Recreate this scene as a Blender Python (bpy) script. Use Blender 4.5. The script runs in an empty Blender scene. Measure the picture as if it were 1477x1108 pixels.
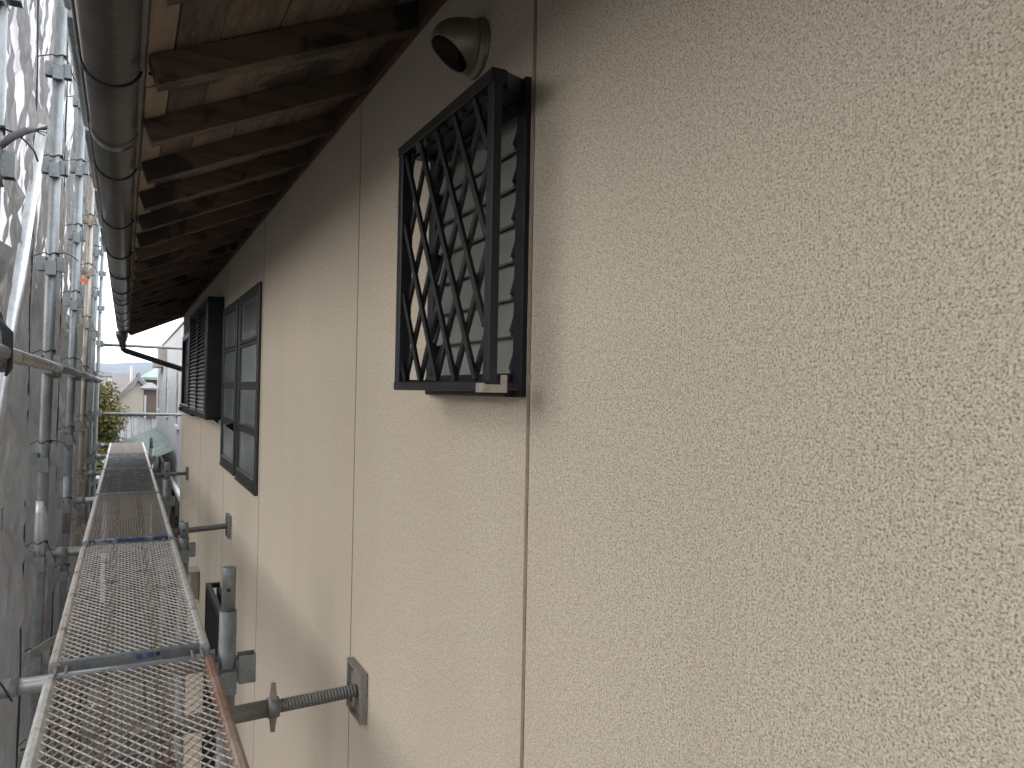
import bpy, math, random
import numpy as np
from mathutils import Vector, Matrix, noise

SC = bpy.context.scene
COL = SC.collection
CZ = 4.2                     # eye height above the ground; shapes below give z relative to the eye
R = math.radians
random.seed(7)

# ------------------------------------------------------------------ camera
def rot_cam(y, p, r):
    y, p, r = R(y), R(p), R(r)
    fwd = Vector((math.sin(y)*math.cos(p), math.cos(y)*math.cos(p), math.sin(p)))
    right = Vector((math.cos(y), -math.sin(y), 0)); up = right.cross(fwd)
    r2 = right*math.cos(r) + up*math.sin(r); u2 = -right*math.sin(r) + up*math.cos(r)
    return Matrix((r2, u2, -fwd)).transposed()
cam = bpy.data.cameras.new('camera'); co = bpy.data.objects.new('camera', cam); COL.objects.link(co)
cam.sensor_width = 36; cam.lens = 36*1090/1477; cam.clip_start = 0.02; cam.clip_end = 6000
co.matrix_world = Matrix.Translation((0, 0, CZ)) @ rot_cam(27.1, .7, 1.05).to_4x4()
SC.camera = co

# ------------------------------------------------------------------ world, sun, exposure
W = bpy.data.worlds.new('World'); SC.world = W; W.use_nodes = True
wt = W.node_tree; wt.nodes.clear()
def wn(t, **k):
    n = wt.nodes.new(t)
    for a, b in k.items(): setattr(n, a, b)
    return n
sky = wn('ShaderNodeTexSky', sky_type='NISHITA', sun_disc=False)
SUN_EL, SUN_AZ = 13, 280
sky.sun_elevation = R(SUN_EL); sky.sun_rotation = R(SUN_AZ); sky.air_density = 1.0; sky.dust_density = 2.0
tc = wn('ShaderNodeTexCoord'); mp = wn('ShaderNodeMapping'); mp.inputs['Scale'].default_value = (1.3, 1.3, 5.0)
nz = wn('ShaderNodeTexNoise'); nz.inputs['Scale'].default_value = 2.2; nz.inputs['Detail'].default_value = 7; nz.inputs['Roughness'].default_value = .55
rp = wn('ShaderNodeValToRGB'); rp.color_ramp.elements[0].position = .30; rp.color_ramp.elements[1].position = .62
rp.color_ramp.elements[0].color = (.72, .72, .72, 1); rp.color_ramp.elements[1].color = (1, 1, 1, 1)
mx = wn('ShaderNodeMix', data_type='RGBA'); mx.inputs[7].default_value = (8.2, 8.35, 8.6, 1)
bg = wn('ShaderNodeBackground'); bg.inputs['Strength'].default_value = .09
out = wn('ShaderNodeOutputWorld'); L = wt.links.new
L(tc.outputs['Generated'], mp.inputs['Vector']); L(mp.outputs[0], nz.inputs['Vector']); L(nz.outputs[0], rp.inputs[0])
L(rp.outputs[0], mx.inputs[0]); L(sky.outputs[0], mx.inputs[6]); L(mx.outputs[2], bg.inputs[0]); L(bg.outputs[0], out.inputs[0])
sun = bpy.data.lights.new('sun', 'SUN'); so = bpy.data.objects.new('sun', sun); COL.objects.link(so)
sun.energy = 1.5; sun.angle = R(55); sun.color = (1, .96, .9)
az, el = R(SUN_AZ), R(SUN_EL)
sd = Vector((math.sin(az)*math.cos(el), math.cos(az)*math.cos(el), math.sin(el)))
so.rotation_euler = sd.to_track_quat('Z', 'Y').to_euler(); so.location = (0, 0, 60)
V = SC.view_settings; V.view_transform = 'Standard'; V.look = 'None'; V.exposure = 2.5; V.gamma = 1; V.use_curve_mapping = False
SC.cycles.max_bounces = 8; SC.cycles.diffuse_bounces = 4; SC.cycles.transparent_max_bounces = 12

# ------------------------------------------------------------------ materials
def mat(name, base=(.5, .5, .5), rough=.6, metal=0., spec=.5, layers=(), bumps=(), coord='Object', scale=(1, 1, 1), trans=0.):
    """layers: (kind, scale, detail, lo, hi, colour, amount, stretch); bumps: (kind, scale, detail, distance, stretch)"""
    m = bpy.data.materials.new(name); m.use_nodes = True
    t = m.node_tree; b = t.nodes['Principled BSDF']; lk = t.links.new
    b.inputs['Roughness'].default_value = rough; b.inputs['Metallic'].default_value = metal
    b.inputs['Specular IOR Level'].default_value = spec
    if trans: b.inputs['Transmission Weight'].default_value = trans
    tcn = t.nodes.new('ShaderNodeTexCoord'); src = tcn.outputs[coord]
    def tex(kind, sc, det, stretch):
        mpn = t.nodes.new('ShaderNodeMapping'); mpn.inputs['Scale'].default_value = tuple(sc*s for s in stretch); lk(src, mpn.inputs['Vector'])
        if kind == 'voronoi':
            n = t.nodes.new('ShaderNodeTexVoronoi'); n.feature = 'SMOOTH_F1'; n.inputs['Scale'].default_value = 1
            n.inputs['Smoothness'].default_value = .35; n.inputs['Randomness'].default_value = 1
            o = n.outputs['Distance']
        elif kind == 'cell':
            n = t.nodes.new('ShaderNodeTexVoronoi'); n.inputs['Scale'].default_value = 1
            s = t.nodes.new('ShaderNodeSeparateColor'); lk(n.outputs['Color'], s.inputs[0]); o = s.outputs[0]
        else:
            n = t.nodes.new('ShaderNodeTexNoise'); n.inputs['Scale'].default_value = 1; n.inputs['Detail'].default_value = det
            n.inputs['Roughness'].default_value = .6; o = n.outputs[0]
        lk(mpn.outputs[0], n.inputs['Vector'])
        return o
    cur = None
    for kind, sc, det, lo, hi, colr, amt, stretch in layers:
        o = tex(kind, sc, det, stretch)
        mr = t.nodes.new('ShaderNodeMapRange'); mr.interpolation_type = 'SMOOTHSTEP'
        mr.inputs[1].default_value = lo; mr.inputs[2].default_value = hi; mr.inputs[3].default_value = 0; mr.inputs[4].default_value = amt
        lk(o, mr.inputs[0])
        mxn = t.nodes.new('ShaderNodeMix'); mxn.data_type = 'RGBA'
        lk(mr.outputs[0], mxn.inputs[0])
        if cur is None: mxn.inputs[6].default_value = (*base, 1)
        else: lk(cur, mxn.inputs[6])
        mxn.inputs[7].default_value = (*colr, 1); cur = mxn.outputs[2]
    if cur is None: b.inputs['Base Color'].default_value = (*base, 1)
    else: lk(cur, b.inputs['Base Color'])
    prev = None
    for kind, sc, det, dist, stretch in bumps:
        o = tex(kind, sc, det, stretch)
        bn = t.nodes.new('ShaderNodeBump'); bn.inputs['Distance'].default_value = abs(dist); bn.inputs['Strength'].default_value = 1
        bn.invert = dist < 0
        lk(o, bn.inputs['Height'])
        if prev: lk(prev, bn.inputs['Normal'])
        prev = bn.outputs[0]
    if prev: lk(prev, b.inputs['Normal'])
    return m
I1 = (1, 1, 1)
M = {}
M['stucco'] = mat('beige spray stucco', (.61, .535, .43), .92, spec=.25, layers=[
    ('noise', 400, 3, .50, .61, (.80, .71, .58), .85, I1),
    ('noise', 400, 3, .47, .35, (.24, .19, .14), .85, I1),  # dark grain speckle, plus crevice shade painted into the pits of the bump
    ('noise', 130, 3, .52, .66, (.40, .335, .262), .42, I1),
    ('noise', 130, 3, .46, .34, (.76, .685, .57), .42, I1),
    ('noise', 1.6, 4, .45, .75, (.54, .455, .35), .4, (1, 1, .25)),
    ('noise', 7, 5, .55, .8, (.48, .40, .305), .3, (1, 1, .08))],
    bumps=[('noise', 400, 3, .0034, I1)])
M['sealant'] = mat('brown joint sealant', (.22, .168, .125), .8, layers=[('noise', 30, 3, .4, .7, (.32, .26, .2), .6, I1)])
M['rafter'] = mat('weathered brown rafter wood', (.098, .064, .044), .75, layers=[
    ('noise', 16, 5, .42, .62, (.055, .034, .024), .75, (.25, 3, 3)),
    ('noise', 60, 4, .5, .7, (.165, .11, .075), .5, (.1, 4, 4)),
    ('noise', 4.1, 5, .52, .60, (.014, .012, .011), .9, (1.3, 1.7, 1.3))],
    bumps=[('noise', 60, 4, .002, (.12, 4, 4))])
M['board'] = mat('rough sawn roof board', (.17, .125, .09), .8, layers=[
    ('noise', 18, 5, .4, .65, (.092, .062, .046), .8, (2.6, .22, 2.6)),
    ('noise', 90, 4, .5, .72, (.26, .195, .145), .5, (1.5, .3, 1.5)),
    ('noise', 4.5, 5, .55, .63, (.03, .023, .02), .85, (1, 1, 1))],
    bumps=[('noise', 70, 4, .003, (3, .25, 3))])
M['board_pale'] = mat('pale weathered eave board', (.24, .185, .135), .85, layers=[
    ('noise', 22, 5, .45, .65, (.22, .14, .09), .8, (2, .4, 2)),
    ('noise', 6, 5, .55, .62, (.04, .03, .025), .85, (1, 1, 1))], bumps=[('noise', 70, 4, .003, (3, .3, 3))])
M['board_dark'] = mat('dark water stained roof board', (.10, .075, .058), .8, layers=[
    ('noise', 18, 5, .4, .65, (.05, .036, .028), .8, (2.6, .22, 2.6)), ('noise', 90, 4, .5, .72, (.20, .15, .11), .5, (1.5, .3, 1.5)), ('noise', 4.5, 5, .52, .60, (.02, .017, .015), .85, I1)],
    bumps=[('noise', 70, 4, .003, (3, .25, 3))])
M['trim_wood'] = mat('dark red brown trim wood', (.085, .045, .032), .7, layers=[('noise', 20, 4, .4, .7, (.06, .03, .02), .7, (3, .2, 3))])
M['gutter'] = mat('dark weathered gutter plastic', (.050, .047, .044), .30, layers=[
    ('noise', 9, 5, .45, .7, (.11, .10, .085), .55, (1, .35, 1)),
    ('noise', 70, 5, .48, .70, (.12, .11, .095), .35, (.25, 2.2, .25)), ('noise', 20, 5, .55, .68, (.028, .026, .025), .7, (1, .3, 1))], bumps=[('noise', 25, 3, .0008, (1, .4, 1))])
M['bracket'] = mat('black iron gutter bracket', (.02, .02, .02), .5)
M['fascia'] = mat('grey fascia flashing', (.15, .14, .13), .6, layers=[('noise', 14, 5, .45, .7, (.10, .085, .07), .7, (1, .5, 1))])
M['roof'] = mat('dark grey roof tile', (.09, .09, .095), .6, layers=[('noise', 6, 3, .4, .7, (.14, .14, .14), .6, I1)])
M['alu'] = mat('black bronze aluminium', (.010, .0105, .012), .36, spec=.35, layers=[
    ('noise', 14, 4, .52, .75, (.028, .029, .029), .5, (1, 1, .3))], bumps=[('noise', 500, 2, .0002, I1)])
M['alu_grey'] = mat('dark grey window frame', (.020, .0195, .019), .42, layers=[('noise', 9, 4, .5, .75, (.04, .038, .036), .5, (1, 1, .3))])
M['steel_bracket'] = mat('bare steel corner bracket', (.42, .38, .33), .45, metal=.5, layers=[('noise', 60, 3, .5, .7, (.3, .25, .2), .5, I1)])
M['louvre_glass'] = mat('frosted louvre glass', (.20, .222, .20), .22, layers=[
    ('noise', 5, 3, .4, .75, (.29, .31, .28), .5, (1, 1, .6))],
    bumps=[('noise', 160, 2, .0006, I1)])
M['pane_glass'] = mat('frosted window glass', (.13, .15, .155), .14, layers=[
    ('noise', 1.6, 2, .40, .70, (.22, .245, .25), .6, (1, 1, 1.2))], bumps=[('noise', 45, 2, .0012, I1)])
M['vent'] = mat('weathered bronze vent steel', (.27, .23, .18), .42, metal=.55, layers=[('noise', 40, 4, .45, .7, (.20, .16, .12), .6, (1, 1, .4))])
M['vent_mesh'] = mat('dark insect mesh', (.03, .03, .028), .7, bumps=[('voronoi', 700, 0, .0012, I1)])
M['shutter'] = mat('dark navy shutter steel', (.006, .009, .014), .38, spec=.3, layers=[('noise', 6, 3, .5, .75, (.02, .026, .034), .5, I1)])
M['slat'] = mat('grey brown shutter slat', (.13, .12, .11), .5)
def galv(name, c, dirt=(.30, .27, .22), dark=(.16, .17, .17), rust=.0, rough=.42, metal=.55, dust=None):
    ly = [('noise', 26, 5, .42, .66, dark, .5, (1, 1, .5)), ('cell', 160, 0, .3, 1., tuple(min(1, x*1.25) for x in c), .35, I1),
          ('noise', 11, 5, .55, .7, dirt, .7, (1, 1, .35))]
    if rust: ly.append(('noise', 7, 6, .62 - rust, .70 - rust*.8, (.15, .085, .058), .8, I1))
    ly.append(('noise', 120, 3, .66, .72, (.62, .61, .58), .6, I1))
    if dust: ly.append(('noise', 6, 4, .58, .63, dust, .75, (1.3, 1.6, 1)))
    return mat(name, c, rough, metal=metal, layers=ly, bumps=[('noise', 90, 3, .0006, I1)])
M['galv'] = galv('galvanised scaffold steel', (.225, .245, .255), dirt=(.21, .19, .155), dark=(.12, .13, .13), rough=.5)
M['galv_dull'] = galv('dull grey galvanised steel', (.235, .255, .26), dirt=(.20, .185, .155), dark=(.11, .12, .12), rough=.55)
M['galv_tan'] = galv('tan stained galvanised steel', (.285, .258, .218), dirt=(.22, .18, .14), rust=.04)
M['galv_bright'] = galv('bright zinc steel', (.45, .47, .485), dirt=(.33, .33, .31), dark=(.27, .28, .285), rough=.40)
M['galv_rust'] = galv('rust spotted zinc pipe', (.44, .43, .41), rust=.10)
M['jack'] = galv('dark grey jack steel', (.17, .165, .155), rough=.55, rust=.02)
M['pad'] = galv('jack plate steel', (.27, .25, .23), rough=.6, rust=.05)
M['plank_white'] = galv('chalky zinc deck steel', (.50, .485, .455), dirt=(.33, .28, .22), rust=.03, metal=.25, rough=.6)
M['plank_rust'] = galv('rusty zinc deck steel', (.46, .42, .375), dirt=(.27, .21, .165), rust=.07, metal=.2, rough=.65)
M['plank_brown'] = galv('brown stained deck steel', (.235, .20, .17), dirt=(.18, .145, .12), rust=.04, metal=.15, rough=.7)
M['plank_dark'] = galv('dark grey deck steel', (.085, .087, .092), dirt=(.12, .115, .108), dark=(.05, .05, .053), metal=.3, rough=.6, dust=(.34, .335, .33))
M['rib_dark'] = galv('dark rusty deck rib', (.055, .045, .04), dirt=(.06, .045, .035), dark=(.03, .027, .025), rust=.08, metal=.1, rough=.75)
M['rail_red'] = mat('red brown rusted deck rail', (.25, .145, .105), .65, metal=.15, layers=[
    ('noise', 9, 6, .46, .62, (.40, .33, .28), .8, (1, .4, 1)), ('noise', 90, 4, .64, .70, (.62, .58, .54), .7, I1), ('noise', 30, 4, .55, .7, (.12, .06, .04), .6, I1)])
M['blue'] = mat('faded blue sticker', (.05, .07, .22), .5, layers=[('noise', 40, 4, .5, .65, (.3, .31, .36), .7, I1)])
M['navy_plate'] = mat('blue painted end plate', (.055, .085, .17), .45, layers=[('noise', 12, 5, .5, .6, (.36, .37, .38), .8, (1, 1, 1))])
M['black'] = mat('black cord', (.015, .015, .016), .6)
M['grey_cord'] = mat('frayed grey cord', (.10, .10, .105), .8)
M['orange'] = mat('orange tape', (.7, .16, .05), .5)
M['white_wall'] = mat('white painted wall', (.50, .505, .515), .8, layers=[('noise', .5, 4, .45, .7, (.44, .445, .455), .6, (1, 1, .3))])
M['white_trim'] = mat('white trim paint', (.62, .62, .61), .6)
M['pink_wall'] = mat('pale pink wall', (.46, .33, .295), .8)
M['ac_beige'] = mat('beige box paint', (.33, .29, .25), .6)
M['patina'] = mat('patina green roof sheet', (.26, .31, .295), .5, layers=[('noise', 1.5, 5, .4, .65, (.34, .385, .37), .8, I1), ('noise', 5, 5, .55, .7, (.19, .28, .26), .6, I1)])
M['copper_green'] = mat('green copper tile', (.12, .16, .135), .6, layers=[('noise', 4, 4, .4, .7, (.17, .22, .19), .7, I1)])
M['tile_grey'] = mat('silver grey roof tile', (.17, .17, .18), .5, layers=[('noise', 5, 4, .4, .7, (.23, .23, .24), .7, I1)])
M['tile_dark'] = mat('dark grey roof tile far', (.085, .085, .09), .5)
M['cream'] = mat('cream house wall', (.42, .39, .32), .85)
M['brown_wall'] = mat('brown house wall', (.15, .115, .095), .85, layers=[('noise', 2, 4, .4, .7, (.19, .15, .125), .7, I1)])
M['dark_siding'] = mat('dark brown neighbour siding', (.055, .048, .042), .8, layers=[('noise', 2, 4, .4, .7, (.085, .072, .06), .7, I1)])
M['yellow_wall'] = mat('pale yellow awning', (.46, .38, .24), .8)
M['dark_glass'] = mat('dark far window', (.045, .05, .055), .15)
M['leaf_yellow'] = mat('yellow green leaf', (.20, .18, .055), .7, layers=[('noise', 1.2, 3, .4, .65, (.11, .115, .035), .9, I1)])
M['leaf_green'] = mat('mid green leaf', (.075, .11, .028), .7, layers=[('noise', 1.6, 3, .4, .65, (.035, .06, .018), .9, I1)])
M['bark'] = mat('grey brown bark', (.12, .09, .065), .9)
M['ground'] = mat('gravel ground', (.038, .036, .030), .95, layers=[('noise', 1.2, 6, .4, .7, (.03, .03, .02), .8, I1), ('cell', 40, 0, .2, 1, (.055, .05, .043), .5, I1)], bumps=[('noise', 40, 4, .02, I1)])
M['hill_far'] = mat('far wooded hill', (.035, .045, .04), .95, layers=[('noise', .02, 6, .4, .7, (.055, .055, .05), .8, I1)])
M['hill_near'] = mat('bare winter hillside', (.042, .032, .025), .95, layers=[('noise', .05, 6, .45, .65, (.035, .03, .022), .8, I1), ('noise', .3, 5, .5, .7, (.06, .048, .042), .7, I1)])
M['concrete'] = mat('grey block concrete', (.30, .295, .28), .9, layers=[('noise', 3, 5, .4, .7, (.2, .195, .18), .7, I1)], bumps=[('noise', 60, 3, .003, I1)])
M['beige_board'] = mat('beige siding offcut', (.46, .39, .32), .85, layers=[('noise', 8, 4, .45, .7, (.38, .32, .26), .6, I1)])
M['rubble'] = mat('pale rubble stone', (.40, .35, .28), .9)

def sheet_mat():
    m = bpy.data.materials.new('grey scaffold mesh cloth'); m.use_nodes = True; t = m.node_tree; t.nodes.clear(); lk = t.links.new
    tcn = t.nodes.new('ShaderNodeTexCoord')
    def nse(sc, stretch, det=5):
        mpn = t.nodes.new('ShaderNodeMapping'); mpn.inputs['Scale'].default_value = tuple(sc*s for s in stretch); lk(tcn.outputs['Object'], mpn.inputs[0])
        n = t.nodes.new('ShaderNodeTexNoise'); n.inputs['Scale'].default_value = 1; n.inputs['Detail'].default_value = det; lk(mpn.outputs[0], n.inputs[0]); return n.outputs[0]
    def rng(o, a, b, c, d):
        r = t.nodes.new('ShaderNodeMapRange'); r.inputs[1].default_value = a; r.inputs[2].default_value = b; r.inputs[3].default_value = c; r.inputs[4].default_value = d; lk(o, r.inputs[0]); return r.outputs[0]
    c = t.nodes.new('ShaderNodeMix'); c.data_type = 'RGBA'; c.inputs[6].default_value = (.04, .038, .033, 1); c.inputs[7].default_value = (.065, .055, .038, 1)
    lk(rng(nse(2.2, (1, 1, .5)), .4, .65, 0, 1), c.inputs[0])
    b1 = t.nodes.new('ShaderNodeBump'); b1.inputs['Distance'].default_value = .05; b1.inputs['Strength'].default_value = 1; lk(nse(9, (1, 1, .34), 8), b1.inputs['Height'])
    df = t.nodes.new('ShaderNodeBsdfDiffuse'); lk(c.outputs[2], df.inputs[0]); lk(b1.outputs[0], df.inputs['Normal'])
    tl = t.nodes.new('ShaderNodeBsdfTranslucent'); tl.inputs[0].default_value = (.082, .082, .085, 1); lk(b1.outputs[0], tl.inputs['Normal'])
    gl = t.nodes.new('ShaderNodeBsdfGlossy'); gl.inputs['Roughness'].default_value = .28; gl.inputs[0].default_value = (.8, .82, .85, 1); lk(b1.outputs[0], gl.inputs['Normal'])
    tr = t.nodes.new('ShaderNodeBsdfTransparent'); tr.inputs[0].default_value = (.9, .9, .92, 1)
    def mixs(a, b, f):
        n = t.nodes.new('ShaderNodeMixShader')
        if isinstance(f, float): n.inputs[0].default_value = f
        else: lk(f, n.inputs[0])
        lk(a, n.inputs[1]); lk(b, n.inputs[2]); return n.outputs[0]
    s = mixs(df.outputs[0], tl.outputs[0], .5)
    s = mixs(s, gl.outputs[0], .075)
    def crease(sc, stretch, wid):
        o = nse(sc, stretch, 3)
        q = t.nodes.new('ShaderNodeMath'); q.operation = 'SUBTRACT'; lk(o, q.inputs[0]); q.inputs[1].default_value = .5
        w = t.nodes.new('ShaderNodeMath'); w.operation = 'ABSOLUTE'; lk(q.outputs[0], w.inputs[0]); return rng(w.outputs[0], 0, wid, 0, 1)
    f = t.nodes.new('ShaderNodeMath'); f.operation = 'MULTIPLY'; lk(crease(4.2, (1, 1, .30), .035), f.inputs[0]); lk(crease(7, (1.2, 1.2, .22), .03), f.inputs[1])
    s = mixs(s, tr.outputs[0], rng(f.outputs[0], 0, 1, .165, .255))
    o = t.nodes.new('ShaderNodeOutputMaterial'); lk(s, o.inputs[0]); return m
M['sheet'] = sheet_mat()

# ------------------------------------------------------------------ mesh helpers
class MB:
    def __init__(s): s.v = []; s.f = []; s.sm = []
    def add(s, vs, fs, smooth=False):
        n = len(s.v); s.v += [tuple(p) for p in vs]; s.f += [tuple(n+i for i in f) for f in fs]; s.sm += [smooth]*len(fs); return s
    def box(s, a, b, mtx=None):
        x0, y0, z0 = a; x1, y1, z1 = b
        vs = [Vector(p) for p in ((x0, y0, z0), (x1, y0, z0), (x1, y1, z0), (x0, y1, z0), (x0, y0, z1), (x1, y0, z1), (x1, y1, z1), (x0, y1, z1))]
        if mtx: vs = [mtx @ p for p in vs]
        return s.add(vs, [(0, 3, 2, 1), (4, 5, 6, 7), (0, 1, 5, 4), (1, 2, 6, 5), (2, 3, 7, 6), (3, 0, 4, 7)])
    def bbox(s, a, b, bev=.003):
        """box whose long edges are chamfered"""
        x0, y0, z0 = a; x1, y1, z1 = b
        d = [x1-x0, y1-y0, z1-z0]; ax = d.index(max(d)); o = [i for i in range(3) if i != ax]
        lo = [a[i] for i in range(3)]; hi = [b[i] for i in range(3)]
        u0, u1, w0, w1 = lo[o[0]], hi[o[0]], lo[o[1]], hi[o[1]]
        ring = [(u0+bev, w0), (u1-bev, w0), (u1, w0+bev), (u1, w1-bev), (u1-bev, w1), (u0+bev, w1), (u0, w1-bev), (u0, w0+bev)]
        vs = []
        for t in (lo[ax], hi[ax]):
            for u, w in ring:
                p = [0, 0, 0]; p[ax] = t; p[o[0]] = u; p[o[1]] = w; vs.append(p)
        fs = [(i, (i+1) % 8, 8+(i+1) % 8, 8+i) for i in range(8)]
        if ax == 1: fs = [f[::-1] for f in fs]
        fs += [tuple(range(8))[::-1], tuple(range(8, 16))] if ax != 1 else [tuple(range(8)), tuple(range(8, 16))[::-1]]
        return s.add(vs, fs)
    def bar(s, p, q, w, h, up=(0, 0, 1)):
        p, q = Vector(p), Vector(q); d = (q-p); ln = d.length; d.normalize(); up = Vector(up)
        x = d.cross(up)
        if x.length < 1e-4: x = d.cross(Vector((1, 0, 0)))
        x.normalize(); z = x.cross(d)
        vs = [p + x*a*w/2 + z*b*h/2 + d*c*ln for c in (0, 1) for a, b in ((-1, -1), (1, -1), (1, 1), (-1, 1))]
        return s.add(vs, [(0, 1, 5, 4), (1, 2, 6, 5), (2, 3, 7, 6), (3, 0, 4, 7), (3, 2, 1, 0), (4, 5, 6, 7)])
    def tube(s, pts, r, n=14, cap=True, hollow=False):
        pts = [Vector(p) for p in pts]; rs = r if isinstance(r, (list, tuple)) else [r]*len(pts)
        nrm = None; vs = []
        for i, p in enumerate(pts):
            d = (pts[min(i+1, len(pts)-1)] - pts[max(i-1, 0)])
            if d.length < 1e-9: d = Vector((0, 0, 1))
            d.normalize()
            if nrm is None:
                nrm = d.cross(Vector((0, 0, 1)))
                if nrm.length < 1e-3: nrm = d.cross(Vector((1, 0, 0)))
            nrm = nrm - d*nrm.dot(d); nrm.normalize(); bn = d.cross(nrm)
            vs += [p + (nrm*math.cos(2*math.pi*k/n) + bn*math.sin(2*math.pi*k/n))*rs[i] for k in range(n)]
        fs = [(i*n+k, i*n+(k+1) % n, (i+1)*n+(k+1) % n, (i+1)*n+k) for i in range(len(pts)-1) for k in range(n)]
        s.add(vs, fs, True)
        if cap:
            m = len(s.v)-len(vs); s.f += [tuple(m+k for k in range(n))[::-1], tuple(m+(len(pts)-1)*n+k for k in range(n))]; s.sm += [False, False]
        return s
    def prism(s, poly, y0, y1, close=True):
        """polygon in (x,z) extruded along y"""
        n = len(poly); vs = [(x, y0, z) for x, z in poly] + [(x, y1, z) for x, z in poly]
        fs = [(i, (i+1) % n, n+(i+1) % n, n+i) for i in range(n if close else n-1)]
        if close: fs += [tuple(range(n))[::-1], tuple(range(n, 2*n))]
        return s.add(vs, fs)
    def build(s, name, m, parent=None, smooth=None):
        off = Vector((0, 0, CZ))
        if parent is not None: off = off - world_loc(parent)
        me = bpy.data.meshes.new(name); me.from_pydata([(x+off.x, y+off.y, z+off.z) for x, y, z in s.v], [], s.f); me.update()
        me.polygons.foreach_set('use_smooth', s.sm if smooth is None else [smooth]*len(s.f))
        me.materials.append(M[m] if isinstance(m, str) else m)
        o = bpy.data.objects.new(name, me); COL.objects.link(o)
        if parent is not None: o.parent = parent
        return o
def world_loc(o):
    p = Vector((0, 0, 0))
    while o is not None: p = p + o.location; o = o.parent
    return p
def tag(o, label=None, cat=None, group=None, kind=None):
    for k, v in (('label', label), ('category', cat), ('group', group), ('kind', kind)):
        if v: o[k] = v
    return o
def thing(name, loc, label, cat, group=None):
    e = bpy.data.objects.new(name, None); COL.objects.link(e); e.location = (loc[0], loc[1], loc[2]+CZ); e.empty_display_size = .1
    return tag(e, label, cat, group)
def clone(o, par=None):
    c = o.copy(); COL.objects.link(c)
    if par is not None: c.parent = par; c.matrix_parent_inverse = o.matrix_parent_inverse
    for ch in list(o.children): clone(ch, c)
    return c

WX = .555                                    # face of the house wall
TH = math.atan(.45); CT, ST = math.cos(TH), math.sin(TH)
def roofp(s, n): return (.042 + s*CT - n*ST, .553 + s*ST + n*CT)

# ------------------------------------------------------------------ ground and hills (setting)
b = MB(); b.add([(-3000, -3000, -CZ), (3000, -3000, -CZ), (3000, 3000, -CZ), (-3000, 3000, -CZ)], [(0, 1, 2, 3)])
tag(b.build('ground', 'ground'), kind='structure')
def ridge(name, m, y0, y1, x0, x1, hfun, nx, ny):
    b = MB(); vs = []
    for j in range(ny+1):
        for i in range(nx+1):
            x = x0+(x1-x0)*i/nx; y = y0+(y1-y0)*j/ny; t = j/ny
            vs.append((x, y, -CZ-.5 + hfun(x, y, t)))
    b.add(vs, [(j*(nx+1)+i, j*(nx+1)+i+1, (j+1)*(nx+1)+i+1, (j+1)*(nx+1)+i) for j in range(ny) for i in range(nx)], True)
    return tag(b.build(name, m), kind='structure')
def nse(x, y, s, k=0): return noise.fractal(Vector((x/s, y/s, k)), .9, 2.1, 6)
ridge('hill', 'hill_far', 1300, 2300, -1500, 1500, lambda x, y, t: max(0, math.sin(min(1, t*1.3)*math.pi/2)*(60 + 26*nse(x, 0, 420, 3) + 5*nse(x, y, 60, 5))), 220, 24)
ridge('hillside', 'hill_near', 150, 620, -420, 420, lambda x, y, t: max(0, (t**.8)*(13.5 + 3*nse(x, y, 120, 1) + 1.4*nse(x, y, 14, 2))), 260, 50)

# ------------------------------------------------------------------ the house
house = thing('house', (WX, 0, -CZ), 'beige stucco house with open rafter eaves, close beside the scaffold', 'house')
joints = [-1.2, 1.028, 2.01, 3.60, 4.975, 6.62, 9.0]
ZTOP = .815
for a, c in zip(joints[:-1], joints[1:]):
    ga_ = .004 if a == 1.028 else .0026; gc_ = .004 if c == 1.028 else .0026
    if a == 1.028:
        b = MB(); oy0, oy1, oz0, oz1 = 1.037, 1.451, -.005, .493; c_ = c-gc_; a_ = a+ga_
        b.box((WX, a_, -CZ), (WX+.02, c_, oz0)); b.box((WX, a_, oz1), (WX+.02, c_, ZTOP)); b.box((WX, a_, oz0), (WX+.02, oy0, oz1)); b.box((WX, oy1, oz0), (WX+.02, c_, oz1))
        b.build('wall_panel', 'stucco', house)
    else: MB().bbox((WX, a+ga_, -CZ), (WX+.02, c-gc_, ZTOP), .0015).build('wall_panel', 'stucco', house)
for j in joints[1:-1]:
    g = .004 if j == 1.028 else .0026
    b = MB(); nz_ = 420; vs = []
    for q in range(nz_+1):
        z = -CZ + (ZTOP+CZ)*q/nz_
        wl = g + .0004 + .0016*abs(noise.noise(Vector((z*9, j*3, 1.3)))) + .0008*noise.noise(Vector((z*41, j, 7)))
        wr = g + .0004 + .0016*abs(noise.noise(Vector((z*8, j*3, 5.1)))) + .0008*noise.noise(Vector((z*37, j, 2)))
        vs += [(WX-.0005, j-wl, z), (WX+.0015, j, z), (WX-.0005, j+wr, z)]
    b.add(vs, [(3*q+d, 3*q+3+d, 3*q+4+d, 3*q+1+d) for q in range(nz_) for d in (0, 1)], True)
    b.build('joint_sealant', 'sealant', house)
MB().box((WX+.022, -1.18, -CZ), (WX+.15, 8.98, ZTOP+.4)).build('wall', 'concrete', house)
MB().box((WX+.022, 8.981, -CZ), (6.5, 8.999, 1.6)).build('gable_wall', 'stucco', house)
MB().box((WX-.016, -1.2, ZTOP-.034), (WX-.001, 9.0, ZTOP+.03)).build('wall_top_trim', 'trim_wood', house)
# rafters
random.seed(3)
for k in range(-7, 22):
    y = 1.53 + .364*k; w = .042; dz = random.uniform(-.002, .002); dy = random.uniform(-.006, .006)
    p = [(.042, .553+dz), (.75, .553+.708*.45+dz), (.75, .553+.708*.45+.058), (.026, .553-.016*.45+.058)]
    MB().prism(p, y+dy, y+dy+w).build('rafter', 'rafter', house)
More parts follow.
